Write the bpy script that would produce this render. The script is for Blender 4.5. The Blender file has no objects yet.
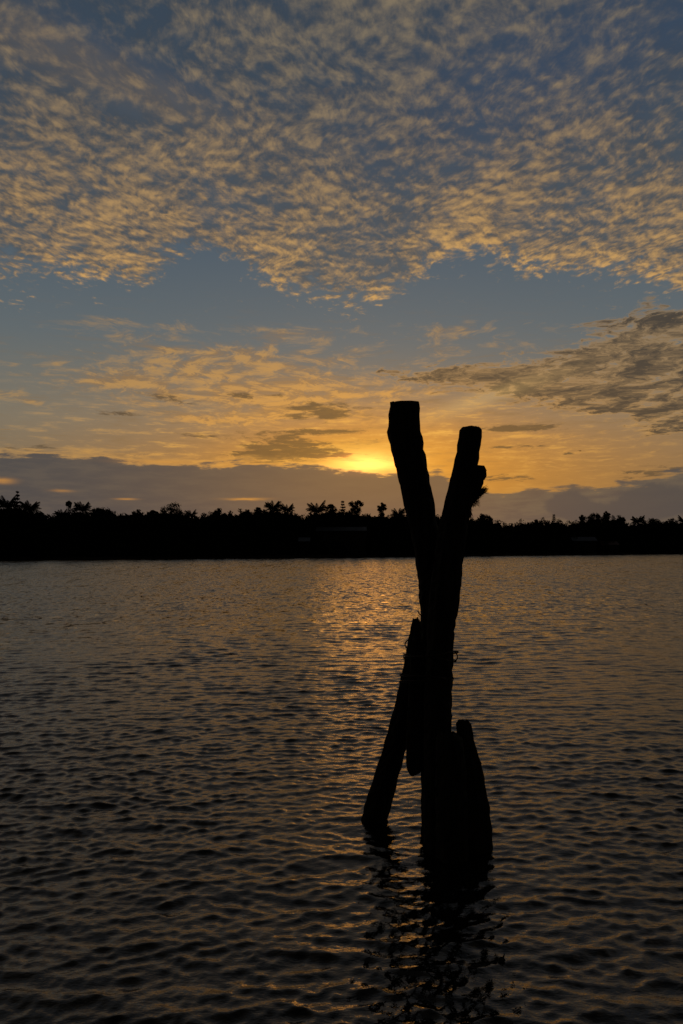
import bpy, bmesh, math, random
import numpy as np
from mathutils import Vector, Matrix, Euler

# ------------------------------------------------------------------ camera, sky, sun, exposure
S = bpy.context.scene
COL = S.collection
W, H = 683, 1024
CAM_Z = 2.5
PITCH = math.radians(2.70)
ROLL = math.radians(0.30)
cam_d = bpy.data.cameras.new('camera')
cam = bpy.data.objects.new('camera', cam_d)
COL.objects.link(cam)
cam_d.sensor_fit = 'VERTICAL'
cam_d.sensor_height = 36.0
cam_d.lens = 28.0
cam_d.clip_start = 0.1
cam_d.clip_end = 30000
cam.location = (0, 0, CAM_Z)
RM = Euler((math.pi/2 + PITCH, 0, 0)).to_matrix() @ Matrix.Rotation(-ROLL, 3, 'Z')
cam.rotation_euler = RM.to_euler()
S.camera = cam
FPX = H * 28.0 / 36.0

S.view_settings.view_transform = 'Standard'
S.view_settings.look = 'None'
S.view_settings.exposure = 0.0
S.view_settings.gamma = 1.0
S.view_settings.use_curve_mapping = False
S.cycles.max_bounces = 2
S.cycles.diffuse_bounces = 1
S.cycles.glossy_bounces = 2


def ray(x, y):
    d = RM @ Vector(((x - W/2) / FPX, -(y - H/2) / FPX, -1))
    return d.normalized()


def at(x, y, Y):                       # the point at distance Y north of the camera seen in that direction
    d = ray(x, y)
    return Vector((0, 0, CAM_Z)) + d * (Y / d.y)


def azel(x, y):
    d = ray(x, y)
    return math.degrees(math.atan2(d.x, d.y)), math.degrees(math.asin(d.z))


def lin(c):
    r = []
    for v in c:
        v = v / 255.0
        r.append(v/12.92 if v <= 0.04045 else ((v + 0.055)/1.055) ** 2.4)
    return r

SUN_AZ, SUN_EL = azel(370, 466)

# ---- small expression language over shader nodes
class N:
    nt = None


class E:
    def __init__(s, sock): s.s = sock
    def __add__(a, b): return mth('ADD', a, b)
    __radd__ = __add__
    def __sub__(a, b): return mth('SUBTRACT', a, b)
    def __rsub__(a, b): return mth('SUBTRACT', b, a)
    def __mul__(a, b): return mth('MULTIPLY', a, b)
    __rmul__ = __mul__
    def __truediv__(a, b): return mth('DIVIDE', a, b)
    def __rtruediv__(a, b): return mth('DIVIDE', b, a)


def plug(sock, v):
    if isinstance(v, E): N.nt.links.new(v.s, sock)
    else: sock.default_value = v


def mth(op, *a, clamp=False):
    n = N.nt.nodes.new('ShaderNodeMath'); n.operation = op; n.use_clamp = clamp
    for i, v in enumerate(a): plug(n.inputs[i], v)
    return E(n.outputs[0])


def clamp01(a): return mth('ADD', a, 0.0, clamp=True)


def sstep(v, a, b):
    n = N.nt.nodes.new('ShaderNodeMapRange'); n.interpolation_type = 'SMOOTHSTEP'
    plug(n.inputs['Value'], v); plug(n.inputs['From Min'], a); plug(n.inputs['From Max'], b)
    return E(n.outputs[0])


def vec(x, y, z=0.0):
    n = N.nt.nodes.new('ShaderNodeCombineXYZ')
    plug(n.inputs[0], x); plug(n.inputs[1], y); plug(n.inputs[2], z)
    return E(n.outputs[0])


def noise(v, scale, detail=3.0, rough=0.55, dist=0.0, lac=2.0):
    n = N.nt.nodes.new('ShaderNodeTexNoise'); n.noise_dimensions = '3D'
    plug(n.inputs['Vector'], v)
    n.inputs['Scale'].default_value = scale; n.inputs['Detail'].default_value = detail
    n.inputs['Roughness'].default_value = rough; n.inputs['Distortion'].default_value = dist
    n.inputs['Lacunarity'].default_value = lac
    return E(n.outputs[0])


def mixc(f, a, b):
    n = N.nt.nodes.new('ShaderNodeMix'); n.data_type = 'RGBA'
    plug(n.inputs[0], f)
    for i, v in ((6, a), (7, b)):
        if isinstance(v, E): plug(n.inputs[i], v)
        else: n.inputs[i].default_value = (*lin(v), 1)
    return E(n.outputs[2])


def curve(v, pts, lo, hi):
    """piecewise function of v (pts: list of (x, value)); values scaled lo..hi inside a colour ramp"""
    pts = sorted(pts)
    x0, x1 = pts[0][0], pts[-1][0]
    t = mth('DIVIDE', v - x0, x1 - x0, clamp=True)
    n = N.nt.nodes.new('ShaderNodeValToRGB'); cr = n.color_ramp; cr.interpolation = 'LINEAR'
    while len(cr.elements) > 1: cr.elements.remove(cr.elements[-1])
    for i, (x, y) in enumerate(pts):
        p = (x - x0) / (x1 - x0)
        e = cr.elements[0] if i == 0 else cr.elements.new(p)
        e.position = p
        g = (y - lo) / (hi - lo)
        e.color = (g, g, g, 1)
    plug(n.inputs[0], t)
    return E(n.outputs[0]) * (hi - lo) + lo


def cramp(v, pts):
    n = N.nt.nodes.new('ShaderNodeValToRGB'); cr = n.color_ramp
    while len(cr.elements) > 1: cr.elements.remove(cr.elements[-1])
    for i, (p, c) in enumerate(pts):
        e = cr.elements[0] if i == 0 else cr.elements.new(p)
        e.position = p; e.color = (*lin(c), 1)
    plug(n.inputs[0], v)
    return E(n.outputs[0])


world = bpy.data.worlds.new('World'); S.world = world
world.use_nodes = True
world.cycles.sampling_method = 'MANUAL'
world.cycles.sample_map_resolution = 512
nt = world.node_tree; N.nt = nt
for n in list(nt.nodes): nt.nodes.remove(n)
out = nt.nodes.new('ShaderNodeOutputWorld')
bg = nt.nodes.new('ShaderNodeBackground')
nt.links.new(bg.outputs[0], out.inputs[0])
tc = nt.nodes.new('ShaderNodeTexCoord')
sep = nt.nodes.new('ShaderNodeSeparateXYZ')
nt.links.new(tc.outputs['Generated'], sep.inputs[0])
dx, dy, dz = E(sep.outputs[0]), E(sep.outputs[1]), E(sep.outputs[2])
az = mth('ARCTAN2', dx, dy) * (180/math.pi)
el = mth('ARCSINE', dz) * (180/math.pi)
zc = mth('MAXIMUM', dz, 0.0) + 0.03
px, py = dx / zc, dy / zc
PV = vec(px, py, 0.0)

# large slow warps (degrees)
w1 = noise(PV, 1.3, 3.0, 0.6) - 0.5
w2 = noise(vec(px + 7.3, py - 3.1, 2.0), 2.6, 4.0, 0.6) - 0.5
AEV = vec(az * 0.1, el * 0.28, 0.0)
w3 = noise(AEV, 2.2, 4.0, 0.62) - 0.5                  # streaky warp for the low clouds
w4 = noise(vec(az * 0.1, el * 0.42, 5.0), 6.5, 4.0, 0.6) - 0.5


def blob(x, y, rx, ry, wa=0.0, we=0.0, tilt=0.0):
    """soft elliptical region of sky, centre and radii given in picture pixels"""
    a, e = azel(x, y); k = math.degrees(1 / FPX)
    A = (az - a) * (1/(rx*k)); B = (el - e)
    if tilt: B = B - (az - a) * math.tan(math.radians(tilt))
    B = B * (1/(ry*k))
    if wa: A = A + w3 * wa
    if we: B = B + w4 * we
    q = A*A + B*B
    return mth('EXPONENT', q * -1.0)


def edge(pts):
    ps = [azel(x, y) for x, y in pts]
    es = [e for _, e in ps]
    return curve(az, ps, min(es), max(es))

# --- clear sky
t = mth('DIVIDE', el, 45.0, clamp=True)
clear = cramp(t, [(0.0, (100, 90, 76)), (0.10, (104, 98, 82)), (0.20, (112, 112, 102)), (0.33, (92, 102, 107)),
                  (0.50, (70, 86, 101)), (0.75, (52, 71, 90)), (1.0, (44, 60, 80))])
glow_w = blob(395, 478, 310, 72)
clear = mixc(glow_w * 0.95, clear, (180, 122, 50))
glow_m = blob(372, 464, 120, 44)
clear = mixc(glow_m * 0.9, clear, (230, 152, 50))
glow_s = blob(364, 463, 44, 16)
clear = mixc(glow_s, clear, (255, 202, 88))
col = clear

fs = noise(vec(az * 0.12 + w3 * 0.12, el * 0.75, 13.0), 3.0, 6.0, 0.66)
veil = clamp01(blob(370, 420, 420, 75))
col = mixc(veil * sstep(fs, 0.50, 0.72) * 0.55, col, (128, 98, 60))
col = mixc(clamp01(blob(350, 440, 260, 42)) * sstep(fs, 0.50, 0.30) * 0.75, col, (244, 180, 80))
# warm -> bright lit colour for cloud rims as a function of the distance to the sun
prox = clamp01(blob(375, 455, 260, 85) * 1.0)
lit_c = mixc(prox, (164, 130, 82), (232, 162, 68))
lit_c = mixc(clamp01(glow_s * 1.1), lit_c, (255, 216, 120))
drk_c = mixc(prox, (84, 78, 76), (150, 106, 58))

# --- thin mid-level sheet (altocumulus streaks left of and above the sun)
mv = vec(px * 1.0 + w1 * 0.7, py * 0.62, 1.5)
mn = noise(mv, 5.6, 6.0, 0.68)
mn_b = noise(vec(px * 1.0 + w1 * 0.7, py * 0.62 + 0.07, 1.5), 5.6, 6.0, 0.68)
ms = noise(vec(az * 0.1, el * 0.5, 11.0), 2.4, 4.0, 0.6) - 0.5
mreg = clamp01(blob(250, 364, 135, 30, 0.9, 0.9, -4) * 0.95 + blob(110, 382, 110, 18, 0.8, 1.0, -5) * 0.8
               + blob(320, 408, 150, 26, 0.8, 0.8) * 0.75 + blob(25, 400, 60, 10, 0.4, 1.0, -4) * 0.5
               + blob(190, 420, 90, 7, .5, 1.0) * 0.35 + blob(470, 345, 80, 16, 0.6, 1.2) * 0.50
               + blob(560, 450, 130, 30, 0.6, 1.0) * 0.50 + blob(60, 454, 190, 7, 0.3, 0.8) * 0.8
               + blob(80, 332, 80, 5, 0.4, 1.0) * 0.35 + blob(290, 334, 55, 6, 0.4, 1.0) * 0.5 + blob(180, 322, 170, 9, 0.5, 1.0) * 0.32 + blob(440, 328, 90, 9, 0.5, 1.0) * 0.4)
m_a = sstep(mn + mreg * 0.42 + ms * 0.5, 0.66, 1.02)
m_l = sstep((mn - mn_b) * 4.0 + mn * 0.6, -0.02, 0.62)
col = mixc(m_a * 0.85, col, mixc(m_l, mixc(0.40, drk_c, lit_c), lit_c))

# --- dark ragged clouds with lit rims (right-hand bank and small ones round the sun)
dn = noise(vec(px * 1.0 + w2 * 0.5, py * 0.62, 4.0), 6.5, 6.0, 0.70)
dreg = clamp01(blob(470, 374, 85, 9, 0.7, 1.1, -1.5) * 1.0 + blob(585, 384, 130, 19, 0.7, 0.9, -2) * 1.1
               + blob(640, 345, 80, 34, 0.6, 0.9, 8) * 1.05 + blob(690, 375, 60, 34, 0.5, 0.8) * 0.9
               + blob(668, 420, 30, 15, 0.6, 0.9) * 1.05 + blob(610, 405, 45, 8, 0.5, 0.8) * 0.75)
dsm = clamp01(blob(322, 411, 50, 10, 0.6, 0.9) * 1.1 + blob(285, 448, 50, 12, 0.8, 0.9) * 1.2
              + blob(262, 456, 34, 8, 0.5, 0.9) * 0.6
              + blob(517, 428, 42, 4.5, 0.35, 0.35) * 1.3 + blob(518, 447, 40, 2.6, 0.3, 0.7) * 0.8
              + blob(500, 478, 46, 4.5, 0.6, 0.9) * 0.75 + blob(168, 399, 34, 5, 0.6, 0.9, -8) * 0.8
              + blob(195, 435, 34, 3, 0.5, 0.9) * 0.8 + blob(30, 448, 30, 4, 0.4, 0.9) * 0.7
              + blob(571, 453, 10, 2.2, 0.3, 0.5) * 0.9 + blob(390, 440, 40, 3, .5, 1.0) * 0.4
              + blob(655, 472, 45, 7, 0.7, 0.9) * 0.75 + blob(330, 455, 30, 3.5, 0.6, 1.0) * 0.8
              + blob(245, 395, 60, 4, 0.6, 1.0) * 0.75 + blob(120, 414, 50, 3.5, 0.6, 1.0) * 0.6 + blob(310, 432, 60, 3.5, 0.6, 1.0) * 0.8)
d_raw = dn * 1.7 + dreg * 0.52
d_rim = sstep(d_raw, 1.06, 1.28)
d_core = sstep(d_raw, 1.12, 1.36)
col = mixc(d_rim * 0.62, col, lit_c)
col = mixc(d_core * 0.92, col, mixc(sstep(dn, 0.40, 0.62), mixc(prox, (124, 104, 78), (142, 106, 64)), mixc(prox, (50, 50, 51), (72, 61, 48))))
s_core = sstep(dn * 1.7 + dsm * 0.62, 1.12, 1.42)
col = mixc(s_core * 0.88, col, mixc(prox, (74, 66, 58), (104, 78, 46)))

# --- the high altocumulus deck
eb = edge([(-500, 300), (-60, 292), (0, 278), (60, 272), (140, 284), (205, 256), (250, 272), (300, 298), (345, 312),
           (400, 296), (440, 262), (480, 252), (540, 270), (600, 268), (683, 292), (760, 300), (1200, 260)])
gx, gy = px + w1 * 0.26 + w2 * 0.03, py * 0.56 + w2 * 0.05
gw = noise(vec(gx, gy, 3.0), 30.0, 2.0, 0.6) - 0.5


def puffs(yo):
    """rows of small cloud puffs: cells softened and torn by noise"""
    v = N.nt.nodes.new('ShaderNodeTexVoronoi'); v.feature = 'SMOOTH_F1'; v.voronoi_dimensions = '2D'
    v.inputs['Scale'].default_value = 27.0; v.inputs['Smoothness'].default_value = 0.55
    v.inputs['Randomness'].default_value = 1.0
    plug(v.inputs['Vector'], vec(gx + gw * 0.050, gy + gw * 0.040 + yo, 0.0))
    return (0.95 - E(v.outputs['Distance']))

g0 = noise(vec(gx, gy, 0.0), 20.0, 5.0, 0.62) * 0.74 + puffs(0.0) * 0.24
g2 = noise(vec(gx, gy + 0.011, 0.0), 20.0, 5.0, 0.62) * 0.74 + puffs(0.011) * 0.24
gf = noise(vec(gx + 3.0, gy * 1.1, 1.0), 55.0, 3.0, 0.6)
g1 = g0 * 0.76 + gf * 0.24
gm = noise(vec(gx + 5.0, gy, 7.0), 8.0, 4.0, 0.6)
big = noise(vec(px * 1.0, py * 0.7, 9.0), 3.6, 5.0, 0.62, 0.2)
inside = el - eb + w2 * 5.0 + (g1 - 0.5) * 7.5 + (big - 0.5) * 2.5
d_in = sstep(inside, -0.5, 1.4)
thick = sstep(g1 * 0.8 + big * 0.7, 0.50, 0.92)
d_a = d_in * (thick * 0.52 + 0.42)
rim = mth('EXPONENT', mth('MAXIMUM', el - eb, 0.0) * -0.21)         # low sun grazes the near edge strongest
top = sstep(el, 19.0, 33.0)
lit = sstep((g0 - g2) * 2.6 + (g1 - 0.5) * 1.8 + (big - 0.5) * 1.6 + (gm - 0.5) * 1.2 + rim * 0.24, -0.44, 1.06)
warm = mixc(rim, mixc(top, (160, 130, 90), (128, 115, 94)), (208, 160, 92))
cool = mixc(top, (73, 74, 75), (56, 64, 74))
deck = mixc(lit, cool, warm)
col = mixc(d_a, col, deck)
streak = clamp01(blob(110, 72, 110, 15, 0.8, 0.7, -14) + blob(60, 60, 120, 20, .6, .7, -10) * 0.6)
col = mixc(streak * 0.4 * (lit * 0.6 + 0.4), col, (140, 116, 88))
rblue = clamp01(blob(560, 60, 190, 60, 1.0, 0.9, 10) * 0.9 + blob(120, 50, 120, 10, .8, .8, -16) * 0.3)
col = mixc(rblue * (1.0 - lit * 0.7) * 0.6, col, (50, 68, 94))

# --- low grey bank along the horizon
be = edge([(-500, 440), (-100, 452), (0, 456), (60, 455), (110, 459), (150, 465), (200, 466), (250, 462), (300, 464),
           (345, 470), (400, 474), (440, 474), (470, 488), (500, 492), (560, 489), (600, 487), (640, 480), (683, 470),
           (760, 455), (1200, 440)])
bn = noise(vec(az * 0.12, el * 0.6, 3.0), 3.4, 5.0, 0.6)
bdist = el - be + (bn - 0.5) * 2.1
b_a = sstep(bdist, 0.16, -0.18)
b_rim = mth('EXPONENT', bdist * bdist * -9.0) * clamp01(blob(120, 462, 330, 60) * 1.2)
col = mixc(b_rim * 0.55, col, lit_c)
bt = clamp01(blob(400, 478, 230, 40))
bank = mixc(sstep(bn, 0.35, 0.68), (66, 68, 73), (80, 77, 76))
bank = mixc(bt * 0.75, bank, (100, 81, 63))
rb = sstep(az, 6.0, 11.0)
bank = mixc(rb * sstep(bn, 0.3, 0.65) * 0.6, bank, (100, 90, 76))
pn = noise(vec(az * 0.3, el * 0.3, 8.0), 2.6, 4.0, 0.6) - 0.5
puff = blob(568, 505, 24, 15) + blob(655, 502, 36, 20) * 1.1 + blob(600, 514, 26, 9) * 0.6
bank = mixc(sstep(puff + pn * 0.7, 0.36, 0.62) * 0.9, bank, (68, 68, 70))
col = mixc(b_a * 0.96, col, bank)
slit = clamp01(blob(246, 499, 18, 1.2, 0.5, 3.0)*.8 + blob(126, 499, 9, 0.9, 0.3, 1.5) * 0.6 + blob(62, 491, 9, 1.2, .3, 2.5) * 0.4
               + blob(2, 481, 10, 2.5, 0.3, 2.0) * 0.6 + blob(160, 462, 34, 2.0, .4, .8) * 0.5)
col = mixc(slit, col, (206, 142, 62))
# faint shaft of light above the lenticular cloud
shaft = blob(480, 400, 66, 8, 0.0, 0.0, 16)
col = mixc(shaft * 0.22, col, (240, 196, 120))

# --- the sun breaking through over the bank
disc = blob(369, 464, 30, 8.0, 0.6, 0.7) * (sstep(fs, 0.66, 0.44) * 0.4 + 0.75)
# the half of the sky behind the camera is already in dusk
back = sstep(dy, -0.1, 0.55)
up = sstep(el, 62.0, 34.0)
hs = nt.nodes.new('ShaderNodeMix'); hs.data_type = 'RGBA'; hs.blend_type = 'MULTIPLY'
hs.inputs[0].default_value = 1.0
plug(hs.inputs[6], col)
dim = (back * 0.86 + 0.14) * (up * 0.76 + 0.24)
plug(hs.inputs[7], vec(dim, dim, dim))
col = E(hs.outputs[2])
add = nt.nodes.new('ShaderNodeMix'); add.data_type = 'RGBA'; add.blend_type = 'ADD'
plug(add.inputs[0], clamp01(disc * (1.0 - b_a * 0.85)))
plug(add.inputs[6], col); add.inputs[7].default_value = (1.9, 0.48, 0.10, 1)
col = E(add.outputs[2])
# a trace of physically based sky in the clear air
sky = nt.nodes.new('ShaderNodeTexSky'); sky.sky_type = 'NISHITA'; sky.sun_disc = False
sky.sun_elevation = math.radians(SUN_EL); sky.sun_rotation = math.radians(SUN_AZ)
sky.air_density = 1.5; sky.dust_density = 2.0
add2 = nt.nodes.new('ShaderNodeMix'); add2.data_type = 'RGBA'; add2.blend_type = 'ADD'
add2.inputs[0].default_value = 0.002
plug(add2.inputs[6], col); nt.links.new(sky.outputs[0], add2.inputs[7])
nt.links.new(add2.outputs[2], bg.inputs['Color'])
bg.inputs['Strength'].default_value = 1.0

sun_d = bpy.data.lights.new('sun', 'SUN')
sun_d.energy = 0.012
sun_d.angle = math.radians(8)
sun_d.color = (1.0, 0.42, 0.10)
sun = bpy.data.objects.new('sun', sun_d); COL.objects.link(sun)
sd = Vector((math.sin(math.radians(SUN_AZ)) * math.cos(math.radians(SUN_EL)),
             math.cos(math.radians(SUN_AZ)) * math.cos(math.radians(SUN_EL)), math.sin(math.radians(SUN_EL))))
sun.rotation_euler = sd.to_track_quat('Z', 'Y').to_euler()

# ------------------------------------------------------------------ helpers
rnd = random.Random(11)


def material(name, c1, c2, scale=6.0, rough=0.85, bump=0.0, stretch=(1, 1, 1), spec=0.3, bdist=0.02):
    m = bpy.data.materials.new(name); m.use_nodes = True
    N.nt = m.node_tree
    b = m.node_tree.nodes['Principled BSDF']
    tcn = m.node_tree.nodes.new('ShaderNodeTexCoord')
    mp = m.node_tree.nodes.new('ShaderNodeMapping'); mp.inputs['Scale'].default_value = stretch
    m.node_tree.links.new(tcn.outputs['Object'], mp.inputs[0])
    v = E(mp.outputs[0])
    f = noise(v, scale, 6.0, 0.6)
    n = m.node_tree.nodes.new('ShaderNodeMix'); n.data_type = 'RGBA'
    plug(n.inputs[0], sstep(f, 0.35, 0.65))
    n.inputs[6].default_value = (*c1, 1); n.inputs[7].default_value = (*c2, 1)
    m.node_tree.links.new(n.outputs[2], b.inputs['Base Color'])
    b.inputs['Roughness'].default_value = rough
    b.inputs['Specular IOR Level'].default_value = spec
    if bump:
        bp = m.node_tree.nodes.new('ShaderNodeBump'); bp.inputs['Strength'].default_value = bump
        bp.inputs['Distance'].default_value = bdist
        plug(bp.inputs['Height'], f)
        m.node_tree.links.new(bp.outputs[0], b.inputs['Normal'])
    return m


def link(name, me, mat, parent=None):
    o = bpy.data.objects.new(name, me); COL.objects.link(o)
    if mat: me.materials.append(mat)
    if parent is not None: o.parent = parent
    return o


def mesh_np(name, V, F):
    me = bpy.data.meshes.new(name)
    me.from_pydata([tuple(v) for v in V], [], [tuple(f) for f in F])
    me.update()
    return me


def from_bm(name, bm, mat, parent=None, smooth=False):
    me = bpy.data.meshes.new(name)
    bm.normal_update(); bm.to_mesh(me); bm.free()
    if smooth:
        for p in me.polygons: p.use_smooth = True
    return link(name, me, mat, parent)


def tag(o, label=None, cat=None, group=None, kind=None):
    if label: o['label'] = label
    if cat: o['category'] = cat
    if group: o['group'] = group
    if kind: o['kind'] = kind
    return o


def empty(name, loc):
    o = bpy.data.objects.new(name, None); COL.objects.link(o); o.location = loc
    o.empty_display_size = 0.3
    return o


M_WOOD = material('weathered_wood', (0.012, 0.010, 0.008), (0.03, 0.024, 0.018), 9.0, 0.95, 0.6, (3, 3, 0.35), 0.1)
M_WIRE = material('rusty_wire', (0.02, 0.012, 0.008), (0.035, 0.02, 0.012), 20.0, 0.8, 0, spec=0.2)
M_FIBRE = material('dry_fibre', (0.02, 0.016, 0.01), (0.035, 0.028, 0.016), 30.0, 0.95, 0, spec=0.05)
M_LEAF = material('dark_foliage', (0.008, 0.012, 0.005), (0.022, 0.03, 0.012), 0.5, 0.9, 0, spec=0.05)
M_TRUNK = material('tree_bark', (0.02, 0.016, 0.012), (0.04, 0.032, 0.024), 2.0, 0.9, 0, spec=0.1)
M_BANK = material('muddy_bank', (0.018, 0.014, 0.010), (0.035, 0.028, 0.02), 0.2, 0.95, 0, spec=0.1)

# ------------------------------------------------------------------ water
def water_mesh():
    r = np.random.RandomState(5)
    rad = [0.4, 0.9, 1.5, 2.0, 2.5]
    d = 3.0
    while d < 8.8: rad.append(d); d += 0.022
    while d < 330: rad.append(d); d += (0.0025 + 0.003 * min(1.0, (d-9)/200)) * d
    rad += [345, 380, 450, 600, 900, 1500, 2500, 4000]
    rad = np.array(rad)
    th = np.concatenate([np.arange(-180, -31, 6.0), np.arange(-30, -26, 0.5), np.arange(-26, 26, 0.10),
                         np.arange(26, 30, 0.5), np.arange(30, 180, 6.0)])
    tr = np.radians(th)
    R, T = np.meshgrid(rad, tr, indexing='ij')
    X = R * np.sin(T); Y = R * np.cos(T)
    dr = np.gradient(rad)[:, None] * np.ones_like(T)
    dt = R * np.gradient(tr)[None, :]
    Z = np.zeros_like(X); DX = np.zeros_like(X); DY = np.zeros_like(X)
    sp = 0
    nw = 230
    lam = np.exp(r.uniform(math.log(0.05), math.log(0.85), nw))
    for L in lam:
        k = 2*math.pi / L
        ang = r.normal(0, 0.60 if L < 0.22 else 0.34) + math.radians(6)
        kx, ky = k*math.sin(ang), -k*math.cos(ang)
        slope = 0.0335 if L < 0.20 else (0.020 if L < 0.34 else 0.0100)
        a = slope / k
        ph = r.uniform(0, 2*math.pi)
        arg = kx*X + ky*Y + ph
        att = np.clip((L / (abs(math.cos(ang))*dr + abs(math.sin(ang))*dt) - 2.2) / 2.5, 0, 1)
        # sharpened crests
        Z += a * att * np.sin(arg)
        c = a * att * np.cos(arg) * 0.95
        DX += math.sin(ang) * c; DY += -math.cos(ang) * c
    # gusts: calmer and rougher patches
    G = 1 + 0.22*np.sin(X*0.9+1.0)*np.sin(Y*0.55+0.4) + 0.18*np.sin(X*0.31-Y*0.22)
    Z *= G
    fade = np.clip((R-0.5)/2, 0, 1)
    Z *= fade
    X = X + DX*G*fade; Y = Y + DY*G*fade
    n, m = X.shape
    V = np.stack([X, Y, Z], -1).reshape(-1, 3)
    V = np.vstack([V, [[0, 0, 0]]])
    i = np.arange(n-1)[:, None]; j = np.arange(m-1)[None, :]
    a0 = i*m + j
    q = np.stack([a0, a0+m, a0+m+1, a0+1], -1).reshape(-1, 4)
    # close the ring
    ii = np.arange(n-1)
    c = np.stack([ii*m + m-1, (ii+1)*m + m-1, (ii+1)*m, ii*m], -1)
    q = np.vstack([q, c])
    me = bpy.data.meshes.new('water')
    jj = np.arange(m)
    tri = np.stack([np.full(m, len(V)-1), jj, (jj+1) % m], -1)
    nq, ntri = len(q), len(tri)
    me.vertices.add(len(V)); me.vertices.foreach_set('co', V.astype(np.float32).ravel())
    me.loops.add(nq*4 + ntri*3)
    me.loops.foreach_set('vertex_index', np.concatenate([q.ravel(), tri.ravel()]).astype(np.int32))
    me.polygons.add(nq + ntri)
    ls = np.concatenate([np.arange(nq)*4, nq*4 + np.arange(ntri)*3]).astype(np.int32)
    me.polygons.foreach_set('loop_start', ls)
    me.polygons.foreach_set('use_smooth', np.ones(nq+ntri, dtype=bool))
    me.update(calc_edges=True); me.validate()
    me.flip_normals() if me.polygons[nq//2].normal.z < 0 else None
    return me

mw = bpy.data.materials.new('river_water'); mw.use_nodes = True
N.nt = mw.node_tree
b = mw.node_tree.nodes['Principled BSDF']
b.inputs['Base Color'].default_value = (0.006, 0.0055, 0.004, 1)
b.inputs['Roughness'].default_value = 0.015
b.inputs['IOR'].default_value = 2.4
b.inputs['Specular Tint'].default_value = (0.36, 0.32, 0.27, 1)
g = mw.node_tree.nodes.new('ShaderNodeNewGeometry')
sp = mw.node_tree.nodes.new('ShaderNodeSeparateXYZ')
mw.node_tree.links.new(g.outputs['Position'], sp.inputs[0])
wx, wy = E(sp.outputs[0]), E(sp.outputs[1])
dist = mth('SQRT', wx*wx + wy*wy)
fine = noise(vec(wx*0.6, wy, 0.0), 20.0, 3.0, 0.62)
bp = mw.node_tree.nodes.new('ShaderNodeBump')
bp.inputs['Strength'].default_value = 1.0; bp.inputs['Distance'].default_value = 1.0
plug(bp.inputs['Height'], fine * 0.0055)
# beyond the finely meshed part the ripples tilt the normal directly


def cnoise(v, scale, det, rough):
    n = mw.node_tree.nodes.new('ShaderNodeTexNoise')
    plug(n.inputs['Vector'], v); n.inputs['Scale'].default_value = scale
    n.inputs['Detail'].default_value = det; n.inputs['Roughness'].default_value = rough
    q = mw.node_tree.nodes.new('ShaderNodeSeparateXYZ'); mw.node_tree.links.new(n.outputs['Color'], q.inputs[0])
    return E(q.outputs[0]) - 0.5, E(q.outputs[1]) - 0.5

ax, ay = cnoise(vec(wx*1.3, wy*0.6, 0.0), 2.2, 4.0, 0.75)
bx, by = cnoise(vec(wx*0.9, wy*0.16, 4.0), 1.0, 4.0, 0.72)
cx, cy = cnoise(vec(wx*1.1, wy*0.06, 8.0), 1.4, 3.0, 0.7)
f3 = sstep(dist, 35.0, 140.0)
f1 = sstep(dist, 6.0, 36.0); f2 = sstep(dist, 12.0, 70.0)
tx = ax*f1*0.75 + bx*f2*0.34
ty = ay*f1*0.95 + by*f2*0.34 + cy*f3*0.40
va = mw.node_tree.nodes.new('ShaderNodeVectorMath'); va.operation = 'ADD'
mw.node_tree.links.new(bp.outputs[0], va.inputs[0]); # at grazing angles the wave faces turned to the viewer are the ones seen
vis = sstep(dist, 6.0, 60.0) * 0.085 / mth('MAXIMUM', dist, 1.0)
plug(va.inputs[1], vec(tx - wx*vis, ty - wy*vis, 0.0))
vn = mw.node_tree.nodes.new('ShaderNodeVectorMath'); vn.operation = 'NORMALIZE'
mw.node_tree.links.new(va.outputs[0], vn.inputs[0])
mw.node_tree.links.new(vn.outputs[0], b.inputs['Normal'])
water = link('water', water_mesh(), mw)
tag(water, kind='structure')

# ------------------------------------------------------------------ far bank (shore is nearer on the left)
SHORE = [(-900, 120), (-300, 190), (-105, 223), (-60, 236), (0, 262), (60, 290), (130, 322), (300, 380), (900, 560)]


def shore(x):
    for (a, ya), (b_, yb) in zip(SHORE, SHORE[1:]):
        if x <= b_: return ya + (yb-ya)*(x-a)/(b_-a)
    return SHORE[-1][1]


def shore_at(pxx):                     # shore point in the direction of a picture column
    d = ray(pxx, 555); t = 100.0
    for _ in range(200):
        if d.y*t >= shore(d.x*t): break
        t += 1.5
    return d.x*t, shore(d.x*t)

V, F = [], []
xs = list(np.arange(-900, 901, 6.0))
prof = [(-3, -0.6), (0, -0.02), (0.6, 0.25), (1.5, 0.6), (6, 0.9), (40, 1.2), (200, 1.6), (3500, 2.0)]
for x in xs:
    s0 = shore(x) + 1.6*math.sin(x*0.11) + 1.1*math.sin(x*0.37+1) + rnd.uniform(-.5, .5)
    for k, (o_, z) in enumerate(prof):
        V.append((x * (1 + (2.5 if k == len(prof)-1 else 0)), s0+o_, z + (rnd.uniform(-.12, .12) if 2 <= k <= 4 else 0)))
m_ = len(prof)
for i in range(len(xs)-1):
    for k in range(m_-1):
        F.append((i*m_+k, (i+1)*m_+k, (i+1)*m_+k+1, i*m_+k+1))
tag(link('far_bank', mesh_np('far_bank', V, F), M_BANK), kind='structure')


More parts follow.
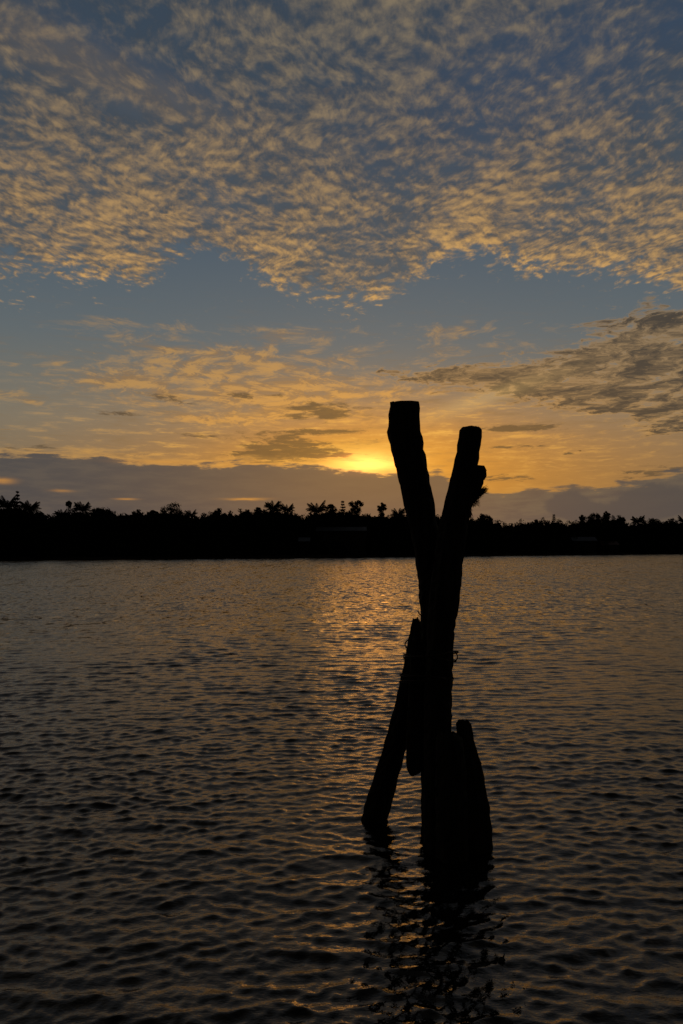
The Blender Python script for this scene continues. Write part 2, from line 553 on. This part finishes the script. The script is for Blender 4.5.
class Leaves:
    """collects many small leaf-clump faces"""
    def __init__(s): s.V = []; s.F = []
    def leaf(s, c, size, up=0.5):
        n = Vector((rnd.gauss(0, 1), rnd.gauss(0, 1), rnd.gauss(0, 1)+up)).normalized()
        t_ = n.cross(Vector((rnd.random(), rnd.random(), rnd.random()+.01))).normalized(); b_ = n.cross(t_)
        i = len(s.V); l = size*rnd.uniform(.7, 1.3); w_ = l*rnd.uniform(.4, .7)
        s.V += [c - t_*l, c + b_*w_*.6 - t_*l*.1, c + t_*l, c - b_*w_*.6 + t_*l*.1]
        s.F.append((i, i+1, i+2, i+3))
    def clump(s, c, r, n, size, zs=0.8):
        for _ in range(n):
            d = Vector((rnd.gauss(0, 1), rnd.gauss(0, 1), rnd.gauss(0, 1))).normalized() * (rnd.random()**0.45) * r
            d.z *= zs
            s.leaf(c + d, size)
    def frond(s, c, ang, L, rise, droop, wid=0.35):
        """a pinnate palm frond: arching spine with hanging leaflets either side"""
        h = Vector((math.cos(ang), math.sin(ang), 0)); side = Vector((-h.y, h.x, 0))
        n = 11; pts = []
        for k in range(n+1):
            u = k/n
            pts.append(c + h*(L*u*math.cos(rise*0.6)) + Vector((0, 0, L*(math.sin(rise)*u - droop*u*u))))
        for k in range(n):
            p, q_ = pts[k], pts[k+1]
            u = (k+.5)/n
            wl = L*wid*(0.35+1.1*math.sin(math.pi*min(1, u*0.9+.08)))*0.6
            for sg in (-1, 1):
                i = len(s.V)
                tip = p + side*sg*wl*.8 + h*wl*.45 + Vector((0, 0, -wl*.55))
                s.V += [p, q_, tip + h*0.12, tip]
                s.F.append((i, i+1, i+2, i+3))
    def build(s, name, mat, parent=None):
        return link(name, mesh_np(name, s.V, s.F), mat, parent)


def tube(bm, pts, rads, seg=8, jit=0.0, cap=True, squ=0.0):
    rings = []
    for i, (p, r_) in enumerate(zip(pts, rads)):
        p = Vector(p)
        a = Vector(pts[max(0, i-1)]); c = Vector(pts[min(len(pts)-1, i+1)])
        t_ = (c-a).normalized()
        x_ = t_.cross(Vector((0, 1, 0.02))).normalized(); y_ = t_.cross(x_).normalized()
        ring = []
        for k in range(seg):
            an = 2*math.pi*k/seg
            rr = r_*(1 + (rnd.uniform(-jit, jit) if jit else 0))
            if squ: rr *= 1 + squ*(abs(math.sin(2*an))-0.5)
            ring.append(bm.verts.new(p + x_*math.cos(an)*rr + y_*math.sin(an)*rr))
        rings.append(ring)
    for A, B in zip(rings, rings[1:]):
        for k in range(seg):
            bm.faces.new((A[k], A[(k+1) % seg], B[(k+1) % seg], B[k]))
    if cap:
        bm.faces.new(rings[0][::-1]); bm.faces.new(rings[-1])
    return rings


def base_of(pxx, back):
    x, y = shore_at(pxx)
    d = ray(pxx, 555); k = (y+back)/d.y
    return Vector((d.x*k, y+back, 0.9))


def top_z(pxx, pyy, Y): return at(pxx, pyy, Y).z


def broad_tree(pxx, pyy, wpx, label, back=14, gaps=0.5, name='broadleaf_tree', zs=0.9, cat='tree', tall=0.0):
    bs = base_of(pxx, back); h = top_z(pxx, pyy, bs.y) - bs.z
    wid = wpx/FPX*bs.y/2
    root = empty(name, bs)
    bm = bmesh.new()
    hz = max(h*0.45, h-2.1*wid)
    tube(bm, [(0, 0, -.6), (.1, 0, h*.2), (-.1, .1, hz), (0, 0, h*.8)], [.35, .28, .22, .06], 7)
    for k in range(5):
        an = rnd.uniform(0, 6.28)
        tube(bm, [(0, 0, hz*.8), (math.cos(an)*wid*.35, math.sin(an)*wid*.35, hz*.8+(h-hz)*.4),
                  (math.cos(an)*wid*.7, math.sin(an)*wid*.7, hz+(h-hz)*.55)], [.16, .1, .04], 5)
    from_bm('trunk', bm, M_TRUNK, root)
    L = Leaves()
    cr = max(wid, 1.0)
    ch = max((h - hz)*0.55, cr*0.8)
    c0 = Vector((0, 0, h - ch))
    nc = int(12 + cr*5)
    for k in range(nc):
        d = Vector((rnd.gauss(0, 1), rnd.gauss(0, 1), rnd.gauss(0, 1))).normalized()*rnd.uniform(.45, .86)
        rr = rnd.uniform(.22, .38)*cr
        L.clump(c0 + Vector((d.x*cr, d.y*cr, d.z*ch)), rr, int(60*(1-gaps*.45)), .36, zs)
    if gaps < .6:
        for k in range(14):
            L.clump(Vector((rnd.uniform(-.6, .6)*cr, rnd.uniform(-.6, .6)*cr, rnd.uniform(h*.55, h-ch*1.1))), cr*.5, 40, .4)
    # lower foliage down to the thicket
    for k in range(10):
        L.clump(Vector((rnd.uniform(-.8, .8)*cr, rnd.uniform(-.8, .8)*cr, rnd.uniform(h*.25, h*.6))), cr*.4, 30, .5)
    L.build('crown', M_LEAF, root)
    tag(root, label, cat, 'trees along the far shore')
    return root


def palm(pxx, pyy, wpx, label, back=14, n=20, upright=0.5):
    bs = base_of(pxx, back); h = top_z(pxx, pyy, bs.y) - bs.z
    Lf = wpx/FPX*bs.y/2*1.15
    ct = h - Lf*0.62
    root = empty('palm_tree', bs)
    lean = rnd.uniform(-.5, .5)
    bm = bmesh.new()
    pts = [(lean*(1-u)**2 * 1.2, 0, -.6*(1-u)+ct*u) for u in [0, .25, .5, .75, 1]]
    tube(bm, pts, [.26, .2, .17, .15, .14], 7)
    from_bm('trunk', bm, M_TRUNK, root)
    L = Leaves()
    c = Vector((0, 0, ct))
    for k in range(n):
        an = 2.39996*k + rnd.uniform(-.2, .2)
        u = k/n
        rise = 1.45*(1-u)**.8 + rnd.uniform(-.12, .15) + upright*.1
        L.frond(c, an, Lf*rnd.uniform(.85, 1.1), rise, 0.25+.5*u, .42)
    L.clump(c, .5, 40, .25)
    L.build('crown', M_LEAF, root)
    tag(root, label, 'palm tree', 'palms along the far shore')
    return root


def tiered_tree(pxx, pyy, wpx, label, back=12):
    bs = base_of(pxx, back); h = top_z(pxx, pyy, bs.y) - bs.z
    wid = wpx/FPX*bs.y/2
    root = empty('conifer_tree', bs)
    bm = bmesh.new(); tube(bm, [(0, 0, -.6), (0, 0, h*.5), (0, 0, h)], [.25, .16, .04], 7)
    from_bm('trunk', bm, M_TRUNK, root)
    L = Leaves()
    tiers = 11
    for t_ in range(tiers):
        z = h*(0.45 + 0.53*t_/(tiers-1)); r_ = wid*(1.15 - 0.95*(t_/(tiers-1)))
        for k in range(11):
            an = rnd.uniform(0, 6.283); rr = r_*rnd.uniform(.75, 1.15)
            for q_ in range(12):
                u = q_/11
                L.leaf(Vector((math.cos(an)*rr*u, math.sin(an)*rr*u, z + .25*u*r_*.8 + rnd.uniform(-.08, .08))), .42, 2)
                L.leaf(Vector((math.cos(an)*rr*u, math.sin(an)*rr*u, z + .2*u*r_)), .28, 1)
    L.build('crown', M_LEAF, root)
    tag(root, label, 'tree', 'trees along the far shore')
    return root

# skyline mass that reads as one wood (picture column -> top of the mass)
SKY = [(-200, 512), (-60, 512), (0, 508), (15, 506), (35, 511), (45, 516), (60, 514), (75, 512), (90, 510), (100, 508), (110, 509),
       (118, 514), (135, 513), (150, 512), (160, 511), (184, 514), (192, 515), (205, 516), (215, 512), (228, 513), (235, 514),
       (246, 511), (258, 511), (272, 510), (288, 510), (296, 514), (304, 518), (312, 514), (320, 512), (332, 511), (345, 511),
       (356, 512), (368, 515), (380, 514), (390, 515), (398, 513), (410, 513), (430, 515), (460, 517), (473, 518), (485, 517),
       (496, 521), (505, 523), (513, 523), (525, 522), (537, 521), (546, 521), (556, 521), (565, 523), (575, 522),
       (590, 518), (604, 517), (612, 518), (622, 519), (630, 524), (640, 522), (652, 520), (662, 522), (672, 520), (683, 521),
       (760, 522), (900, 524)]


def sky_y(x):
    for (a, ya), (b_, yb) in zip(SKY, SKY[1:]):
        if x <= b_: return ya + (yb-ya)*(x-a)/(b_-a)
    return SKY[-1][1]

wood = Leaves()
x = -150.0
while x < 840:
    for back, frac in ((18, 1.0), (11, 0.80), (6, 0.55), (2.5, 0.30)):
        xx = x + rnd.uniform(-3, 3)
        bs = base_of(xx, back + rnd.uniform(-1, 2))
        h = (top_z(xx, sky_y(xx) + rnd.uniform(-4.4, 0.2), bs.y) - bs.z)*frac*rnd.uniform(.92, 1.0)
        r_ = rnd.uniform(.7, 1.15)
        z = h - r_*.8
        L_n = 0
        while z > 0.2 and L_n < 9:
            wood.clump(bs + Vector((rnd.uniform(-.5, .5), rnd.uniform(-.6, .6), z)), r_*rnd.uniform(1.0, 1.4), 30 if L_n < 2 else 18,
                       .42 if L_n < 2 else .8, .8)
            z -= r_*1.15; L_n += 1
    x += 3.6
# deep interior of the wood: many larger leaf clumps further back
x = -260.0
while x < 960:
    for back in (26, 34):
        bs = base_of(x, back)
        h = top_z(x, sky_y(x)+3, bs.y) - bs.z
        for z in np.arange(0.6, h, 1.5):
            wood.clump(bs + Vector((rnd.uniform(-1, 1), rnd.uniform(-1, 1), min(z, h-1.0))), 1.7, 12, 1.7)
    x += 4.5
wo = wood.build('far_woodland', M_LEAF)
tag(wo, 'dark mass of riverside woodland along the far shore', 'woodland', kind='stuff')

palm(6, 497, 26, 'spreading palm at the left edge of the far treeline, left of the tall tiered tree')
tiered_tree(16.5, 491, 15, 'tall thin tree with tiered branches, highest point of the treeline at far left')
palm(29, 501.5, 22, 'palm just right of the tall tiered tree at far left of the treeline', upright=0.2)
palm(61, 510, 16, 'low palm barely clearing the treeline, left of the lone tuft on a stem', back=12)
broad_tree(68.5, 501, 6.5, 'small lone tuft of leaves on a slender stem poking above the left treeline', gaps=.9, zs=1.1)
palm(82, 502.5, 20, 'palm with upright fronds right of the lone tuft on a stem', upright=.9)
broad_tree(100, 506.5, 24, 'wide flat-topped bushy tree right of the upright palm on the left treeline')
broad_tree(137, 510, 14, 'low bushy treetop between the flat-topped tree and the big round-crowned tree')
broad_tree(153, 509.5, 10, 'small treetop touching the left side of the big round-crowned tree')
broad_tree(172, 499, 25, 'big round-crowned tree with sky showing through, standing alone above the left treeline', gaps=.5, back=16)
palm(191, 510, 14, 'small palm just right of the big round-crowned tree', n=15)
broad_tree(218, 508, 17, 'bushy tree with pointed top midway between big round tree and the centre-left palms')
broad_tree(246, 508.5, 9, 'low rounded treetop left of the pair of centre-left palms')
broad_tree(259, 506, 8, 'small upright treetop beside the taller of the two centre-left palms')
palm(273, 501.5, 20, 'taller palm of the two centre-left palms above the treeline', upright=.8)
palm(287, 504.5, 16, 'shorter palm right of the taller centre-left palm, before the treeline dips', n=18)
palm(317, 502.5, 24, 'wide palm just right of the dip in the treeline left of the posts', n=17)
broad_tree(331, 503, 13, 'rounded tree between the wide palm and the spiky tree, left of the posts')
tiered_tree(343, 501, 13, 'spiky layered tree left of the dark round tree near the posts')
broad_tree(356.5, 498.5, 15, 'tall dense round tree, highest left of the forked post', gaps=.1)
broad_tree(382, 502.5, 9.5, 'small round treetop on a stem nearest the left side of the forked post', gaps=.1)
palm(399, 509, 16, 'low palm fronds just left of the forked post', n=15)
broad_tree(486, 512, 15, 'pointed rounded tree just right of the forked post', gaps=.2)
broad_tree(538, 519, 12, 'low rounded treetop left of the small pointed conifer on the right treeline')
tiered_tree(554.5, 514.5, 8, 'small pointed conifer on the right treeline')
broad_tree(583, 515, 6, 'slim little treetop left of the twin humped trees at right')
broad_tree(596, 511, 15, 'larger left one of the twin humped trees on the right treeline', gaps=.1)
broad_tree(607.5, 511.5, 8, 'narrower right one of the twin humped trees on the right treeline', gaps=.1)
broad_tree(621, 515, 12, 'rounded tree before the dip in the right treeline', gaps=.2)
palm(639, 516, 16, 'palm right of the dip in the right treeline')
broad_tree(654, 516.5, 15, 'flat rounded tree right of the right-hand palm', gaps=.2)
broad_tree(671, 517, 14, 'dome-shaped tree near the right edge of the photo', gaps=.1)
palm(685, 516, 14, 'palm cut by the right edge of the picture', n=12)

# ------------------------------------------------------------------ dim buildings on the far bank
def solid(bm, x0, x1, y0, y1, z0, z1):
    vs = [bm.verts.new((a, b_, c)) for a in (x0, x1) for b_ in (y0, y1) for c in (z0, z1)]
    for f in ((0, 1, 3, 2), (4, 6, 7, 5), (0, 4, 5, 1), (2, 3, 7, 6), (0, 2, 6, 4), (1, 5, 7, 3)):
        bm.faces.new([vs[i] for i in f])

M_WALL = material('dark_board_wall', (0.02, 0.017, 0.014), (0.035, 0.03, 0.025), 1.0, 0.9, 0, (1, 1, 4), .1)
M_GLASS = material('dark_glass', (0.01, 0.01, 0.01), (0.014, 0.014, 0.014), 1.0, 0.4, 0, spec=.2)


def house(x0, x1, yroof, yeave, label, roofcol, name='waterside_house', back=0.6, depth=5.0):
    xc = (x0+x1)/2
    b0 = base_of(xc, back); Yb = b0.y
    w_ = (x1-x0)/FPX*Yb
    zt = top_z(xc, yroof, Yb+1.2) - b0.z; ze = top_z(xc, yeave, Yb) - b0.z
    root = empty(name, b0)
    bm = bmesh.new(); solid(bm, -w_/2+.4, w_/2-.4, .6, depth-.3, -1.4, ze-.02)
    wl = from_bm('wall', bm, M_WALL, root)
    mr = material('metal_roof', [c*.75 for c in roofcol], roofcol, 1.5, .6, 0, (6, 1, 1), .3)
    bm = bmesh.new()
    t_ = .08
    for sg in (0, 1):
        ya, yb = (0.0, 1.8+depth*.25) if sg == 0 else (depth+.3, 1.8+depth*.25)
        vs = [bm.verts.new(p) for p in ((-w_/2, ya, ze), (w_/2, ya, ze), (w_/2, yb, zt), (-w_/2, yb, zt),
                                        (-w_/2, ya, ze+t_), (w_/2, ya, ze+t_), (w_/2, yb, zt+t_), (-w_/2, yb, zt+t_))]
        for f in ((0, 1, 2, 3), (7, 6, 5, 4), (0, 4, 5, 1), (1, 5, 6, 2), (3, 2, 6, 7), (0, 3, 7, 4)):
            bm.faces.new([vs[i] for i in f])
    from_bm('roof', bm, mr, root)
    n = max(1, int(w_//4))
    for k in range(n):
        xx = -w_/2 + w_*(k+.5)/n + .8
        bm = bmesh.new()
        solid(bm, xx-.55, xx+.55, .53, .598, ze*.35, ze*.35+min(1.1, ze*.4))
        wd = from_bm('window', bm, M_WALL, root)
        bm = bmesh.new(); solid(bm, xx-.45, xx+.45, .50, .528, ze*.35+.08, ze*.35+min(1.1, ze*.4)-.08)
        from_bm('pane', bm, M_GLASS, wd)
    bm = bmesh.new(); solid(bm, -w_/2+.9, -w_/2+1.8, .53, .598, .05, min(2.0, ze*.8))
    from_bm('door', bm, M_TRUNK, root)
    tag(root, label, 'building', 'dim buildings on the far bank')
    return root

house(316, 367, 527, 531, 'long low building with a faint grey-blue roof under the trees left of the posts', (.045, .05, .06), back=3.0, depth=7)
house(298, 310, 537.5, 541.5, 'small hut with a pale roof on the far bank left of the long low building', (.07, .08, .10), 'waterside_hut')
house(573, 598, 537, 541, 'low shed with a faint whitish roof on the far bank right of the posts', (.07, .08, .10), 'waterside_shed')
house(602, 620, 541.5, 545, 'small dark shed with a dull red roof at the right of the far bank', (.09, .02, .010), 'waterside_shed', back=0.2)

# ------------------------------------------------------------------ the bundle of mooring piles
D0 = 6.9
SC = D0 / FPX      # metres per picture pixel at that distance, for widths


def loft(bm, rows, Y, seg=20, squ=0.0, jit=0.06, topjag=0.0, ridges=0.06, seed=0, crown=.012):
    """pile through rows of (x_left, x_right, y) silhouette widths, solid round body"""
    r = random.Random(seed)
    fine_rows = []
    for (a0, b0, c0), (a1, b1, c1) in zip(rows, rows[1:]):
        n = max(1, int(abs(c1-c0)/5))
        for k in range(n):
            u = k/n
            fine_rows.append((a0+(a1-a0)*u, b0+(b1-b0)*u, c0+(c1-c0)*u))
    fine_rows.append(rows[-1])
    rd = [r.uniform(-1, 1) for _ in range(seg)]
    rings = []
    drift = 0
    for i, (a, b_, c) in enumerate(fine_rows):
        cx = (a+b_)/2
        p = at(cx, c, Y)
        hw = (b_-a)/2 * SC * (Y/D0)
        drift = drift*.7 + r.uniform(-1, 1)*.4
        ring = []
        for k in range(seg):
            an = 2*math.pi*k/seg
            rr = hw*(1 + ridges*rd[k]*(1 if abs(math.cos(an)) < .9 else .3) + r.uniform(-jit, jit))
            if squ: rr *= 1 + squ*(abs(math.sin(2*an)) - .4)
            z = 0
            if i == 0: z = r.uniform(-topjag, topjag)
            ring.append(bm.verts.new(p + Vector((math.cos(an)*rr + drift*.004, math.sin(an)*rr, z))))
        rings.append(ring)
    for A, B in zip(rings, rings[1:]):
        for k in range(seg):
            bm.faces.new((A[(k+1) % seg], A[k], B[k], B[(k+1) % seg]))
    # slightly hollow, split top
    cen = sum((v.co for v in rings[0]), Vector()) / seg
    inner = [bm.verts.new(cen + (v.co-cen)*.82 + Vector((0, 0, crown))) for v in rings[0]]
    c2 = bm.verts.new(cen + Vector((0, 0, -.015)))
    for k in range(seg):
        bm.faces.new((rings[0][k], rings[0][(k+1) % seg], inner[(k+1) % seg], inner[k]))
        bm.faces.new((inner[k], inner[(k+1) % seg], c2))
    bm.faces.new(rings[-1][::-1])


piles = empty('mooring_piles', at(440, 856, D0) * 1.0)
piles.location.z = 0.0
tag(piles, 'bundle of old wooden piles with a forked Y-shaped top standing in the water', 'mooring piles')
OFF = -piles.location


def pile(rows, Y, label=None, **kw):
    bm = bmesh.new(); loft(bm, rows, Y, **kw)
    bmesh.ops.translate(bm, verts=bm.verts, vec=OFF)
    o = from_bm('pile', bm, M_WOOD, piles)
    if label: o['label'] = label
    return o

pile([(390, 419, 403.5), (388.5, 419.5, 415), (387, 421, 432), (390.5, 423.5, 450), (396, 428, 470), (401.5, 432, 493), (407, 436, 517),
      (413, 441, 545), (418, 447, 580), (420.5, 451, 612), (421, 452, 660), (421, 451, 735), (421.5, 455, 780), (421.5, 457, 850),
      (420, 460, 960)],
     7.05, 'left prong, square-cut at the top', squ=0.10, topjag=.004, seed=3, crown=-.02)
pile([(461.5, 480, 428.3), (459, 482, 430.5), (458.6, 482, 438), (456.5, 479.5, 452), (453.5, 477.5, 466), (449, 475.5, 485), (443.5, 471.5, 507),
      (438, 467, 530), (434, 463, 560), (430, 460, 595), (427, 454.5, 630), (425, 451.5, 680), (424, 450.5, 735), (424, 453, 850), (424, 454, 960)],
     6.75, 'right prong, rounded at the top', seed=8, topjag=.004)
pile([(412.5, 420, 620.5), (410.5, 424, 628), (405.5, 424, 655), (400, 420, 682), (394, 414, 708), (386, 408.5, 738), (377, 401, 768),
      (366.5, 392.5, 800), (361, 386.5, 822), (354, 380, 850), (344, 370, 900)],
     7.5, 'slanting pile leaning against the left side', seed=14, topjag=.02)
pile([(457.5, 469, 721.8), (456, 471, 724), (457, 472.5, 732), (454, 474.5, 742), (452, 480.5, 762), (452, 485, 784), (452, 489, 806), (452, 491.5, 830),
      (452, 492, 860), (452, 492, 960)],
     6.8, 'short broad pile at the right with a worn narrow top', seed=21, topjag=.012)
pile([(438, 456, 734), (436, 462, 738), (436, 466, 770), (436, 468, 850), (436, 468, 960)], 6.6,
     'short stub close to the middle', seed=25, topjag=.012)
# split board end hanging beside the trunk
bm = bmesh.new()
loft(bm, [(412, 426, 640), (410, 426, 665), (408, 424, 690), (406.5, 424, 730), (406, 424, 760), (406.5, 423, 768), (409, 421, 772), (411, 413.5, 776)], 6.95, seg=12, squ=.2, seed=31)
bmesh.ops.translate(bm, verts=bm.verts, vec=OFF)
o = from_bm('splintered_board', bm, M_WOOD, piles)
# knot / broken branch stub on the right prong
bm = bmesh.new()
P = [at(472, 474, 6.75), at(478, 470, 6.74), at(483, 469.5, 6.72), at(485, 472, 6.72)]
tube(bm, P, [.055, .05, .032, .018], 10, .12)
P = [at(484.2, 470, 6.72), at(484.8, 476, 6.72), at(484, 480, 6.72)]
tube(bm, P, [.018, .016, .004], 8, .12)
P = [at(472, 468, 6.75), at(477.5, 475, 6.74), at(477.5, 483, 6.74), at(475, 490, 6.74), at(472, 498, 6.74)]
tube(bm, P, [.04, .056, .050, .042, .015], 10, .18)
bmesh.ops.translate(bm, verts=bm.verts, vec=OFF)
o = from_bm('branch_stub', bm, M_WOOD, piles)
bm = bmesh.new()
tube(bm, [at(392.5, 406, 6.98), at(392, 402.8, 6.98), at(394, 401.8, 6.98)], [.022, .018, .006], 7, .15)
bmesh.ops.translate(bm, verts=bm.verts, vec=OFF)
from_bm('splinter', bm, M_WOOD, piles)
bm = bmesh.new()
tube(bm, [at(416.5, 407, 6.98), at(416.5, 404.2, 6.98), at(416.2, 403.0, 6.98)], [.024, .022, .012], 7, .1)
bmesh.ops.translate(bm, verts=bm.verts, vec=OFF)
from_bm('splinter', bm, M_WOOD, piles)
# frayed tuft of fibre
r2 = random.Random(77)
V, F = [], []
for k in range(560):
    s0 = at(r2.uniform(468, 475), r2.uniform(484, 506), 6.74)
    g_ = r2.random()
    if g_ < .62:
        u = r2.uniform(.4, 1.0)
        e0 = at(472 + 15.5*u + r2.gauss(0, 1.3), 498 - 9*u + r2.gauss(0, 1.8), 6.74 + r2.uniform(-.06, .06))
        s0 = at(r2.uniform(470, 474), r2.uniform(490, 502), 6.74)
    elif g_ < .85:
        e0 = at(r2.uniform(471, 481), r2.uniform(494, 508), 6.74 + r2.uniform(-.05, .05))
    else:
        s0 = at(r2.uniform(466, 470), r2.uniform(504, 512), 6.74)
        e0 = s0 + Vector((r2.uniform(0, .035), r2.uniform(-.03, .03), -r2.uniform(.02, .09)))
    mid_ = (s0+e0)/2 + Vector((0, 0, r2.uniform(-.01, .015)))
    w_ = r2.uniform(.0014, .0036)
    i = len(V)
    a_ = Vector((w_, w_, w_))
    b2 = Vector((w_, -w_, -w_))
    for p, s_ in ((s0, 1), (mid_, .9), (e0, .25)):
        V += [p+OFF+a_*s_, p+OFF+b2*s_, p+OFF-(a_+b2)*.5*s_]
    for q_ in (0, 3):
        for c in range(3):
            F.append((i+q_+c, i+q_+(c+1) % 3, i+q_+3+(c+1) % 3, i+q_+3+c))
link('fibre_tuft', mesh_np('fibre_tuft', V, F), M_FIBRE, piles)


def wire(pts, r_=.0065):
    bm = bmesh.new()
    P = [p + OFF for p in pts]
    sm = []
    for i in range(len(P)-1):
        p0, p1, p2, p3 = P[max(0, i-1)], P[i], P[i+1], P[min(len(P)-1, i+2)]
        for k in range(6):
            t_ = k/6
            sm.append(.5*((2*p1)+(p2-p0)*t_+(2*p0-5*p1+4*p2-p3)*t_*t_+(3*p1-p0-3*p2+p3)*t_**3))
    sm.append(P[-1])
    tube(bm, sm, [r_]*len(sm), 6)
    return from_bm('binding_wire', bm, M_WIRE, piles)


def hoop(y, xl, xr, Yf, Yb, sag):
    pts = []
    cx, hw = (xl+xr)/2, (xr-xl)/2
    for k in range(15):
        an = 2*math.pi*k/14
        Y = (Yf+Yb)/2 - math.cos(an)*(Yb-Yf)/2
        pts.append(at(cx + math.sin(an)*hw, y + sag*math.sin(an) + 1.0*math.sin(3*an+y), Y))
    return wire(pts)

hoop(655, 404, 458, 6.52, 7.35, -3)
hoop(658, 404.5, 456, 6.52, 7.35, 3)
hoop(677, 400, 453.5, 6.52, 7.35, 2)
hoop(680, 399.5, 453, 6.52, 7.35, -2)
wire([at(450, 651, 6.8), at(455, 652, 6.75), at(457.5, 657, 6.75), at(455, 661.5, 6.75), at(450, 662, 6.8)], .005)
wire([at(410, 640, 7.0), at(406.5, 641, 6.95), at(405, 645, 6.95), at(407, 648, 6.95)], .005)
wire([at(422, 616, 6.9), at(419.5, 614, 6.88), at(418, 611, 6.88)], .005)
wire([at(404, 653, 7.0), at(403.5, 658, 6.95), at(405, 661, 6.95)], .003)

# ------------------------------------------------------------------ a bird far off and a scrap floating in the water
Yb = 120
c = at(580, 451, Yb)
bird = empty('flying_bird', c)
tag(bird, 'tiny dark bird gliding in the orange sky right of the posts', 'bird')
bm = bmesh.new()
tube(bm, [(-.17, 0, -.01), (-.1, 0, 0), (0, 0, .012), (.1, 0, .01), (.15, 0, .02), (.2, 0, .015)], [.012, .035, .045, .032, .028, .004], 8)
vs = [bm.verts.new(p) for p in ((-.16, -.0, 0), (-.27, -.05, 0), (-.27, .05, .0))]; bm.faces.new(vs)
for sg in (-1, 1):      # wings held up in a shallow V, with thickness
    t0 = [(.06, sg*.02, .02), (-.07, sg*.02, .02), (-.05, sg*.22, .09), (.05, sg*.22, .09), (-.09, sg*.45, .06)]
    a_ = [bm.verts.new(p) for p in t0]; b2 = [bm.verts.new((p[0], p[1], p[2]-.012)) for p in t0]
    for f in ((0, 1, 2, 3), (3, 2, 4)):
        bm.faces.new([a_[i] for i in f]); bm.faces.new([b2[i] for i in reversed(f)])
    for i, j in ((0, 1), (1, 2), (2, 4), (4, 3), (3, 0)):
        bm.faces.new((a_[i], b2[i], b2[j], a_[j]))
bo = from_bm('body', bm, M_FIBRE, bird)
bird.rotation_euler = (0.15, 0.1, 0.5)

d = ray(502, 962)
k = -CAM_Z/d.z
fp = Vector((0, 0, CAM_Z)) + d*k
bm = bmesh.new()
bmesh.ops.create_icosphere(bm, subdivisions=2, radius=.019)
for v in bm.verts:
    v.co = Vector((v.co.x*1.1, v.co.y*.8, v.co.z*.9)) * rnd.uniform(.8, 1.25)
tube(bm, [(0, 0, .0), (.012, 0, .024), (.018, .01, .032)], [.007, .005, .002], 6)
sc = from_bm('floating_debris', bm, M_WOOD)
sc.location = fp + Vector((0, 0, .012))
tag(sc, 'small dark scrap floating in the foreground water right of the reflection', 'debris')
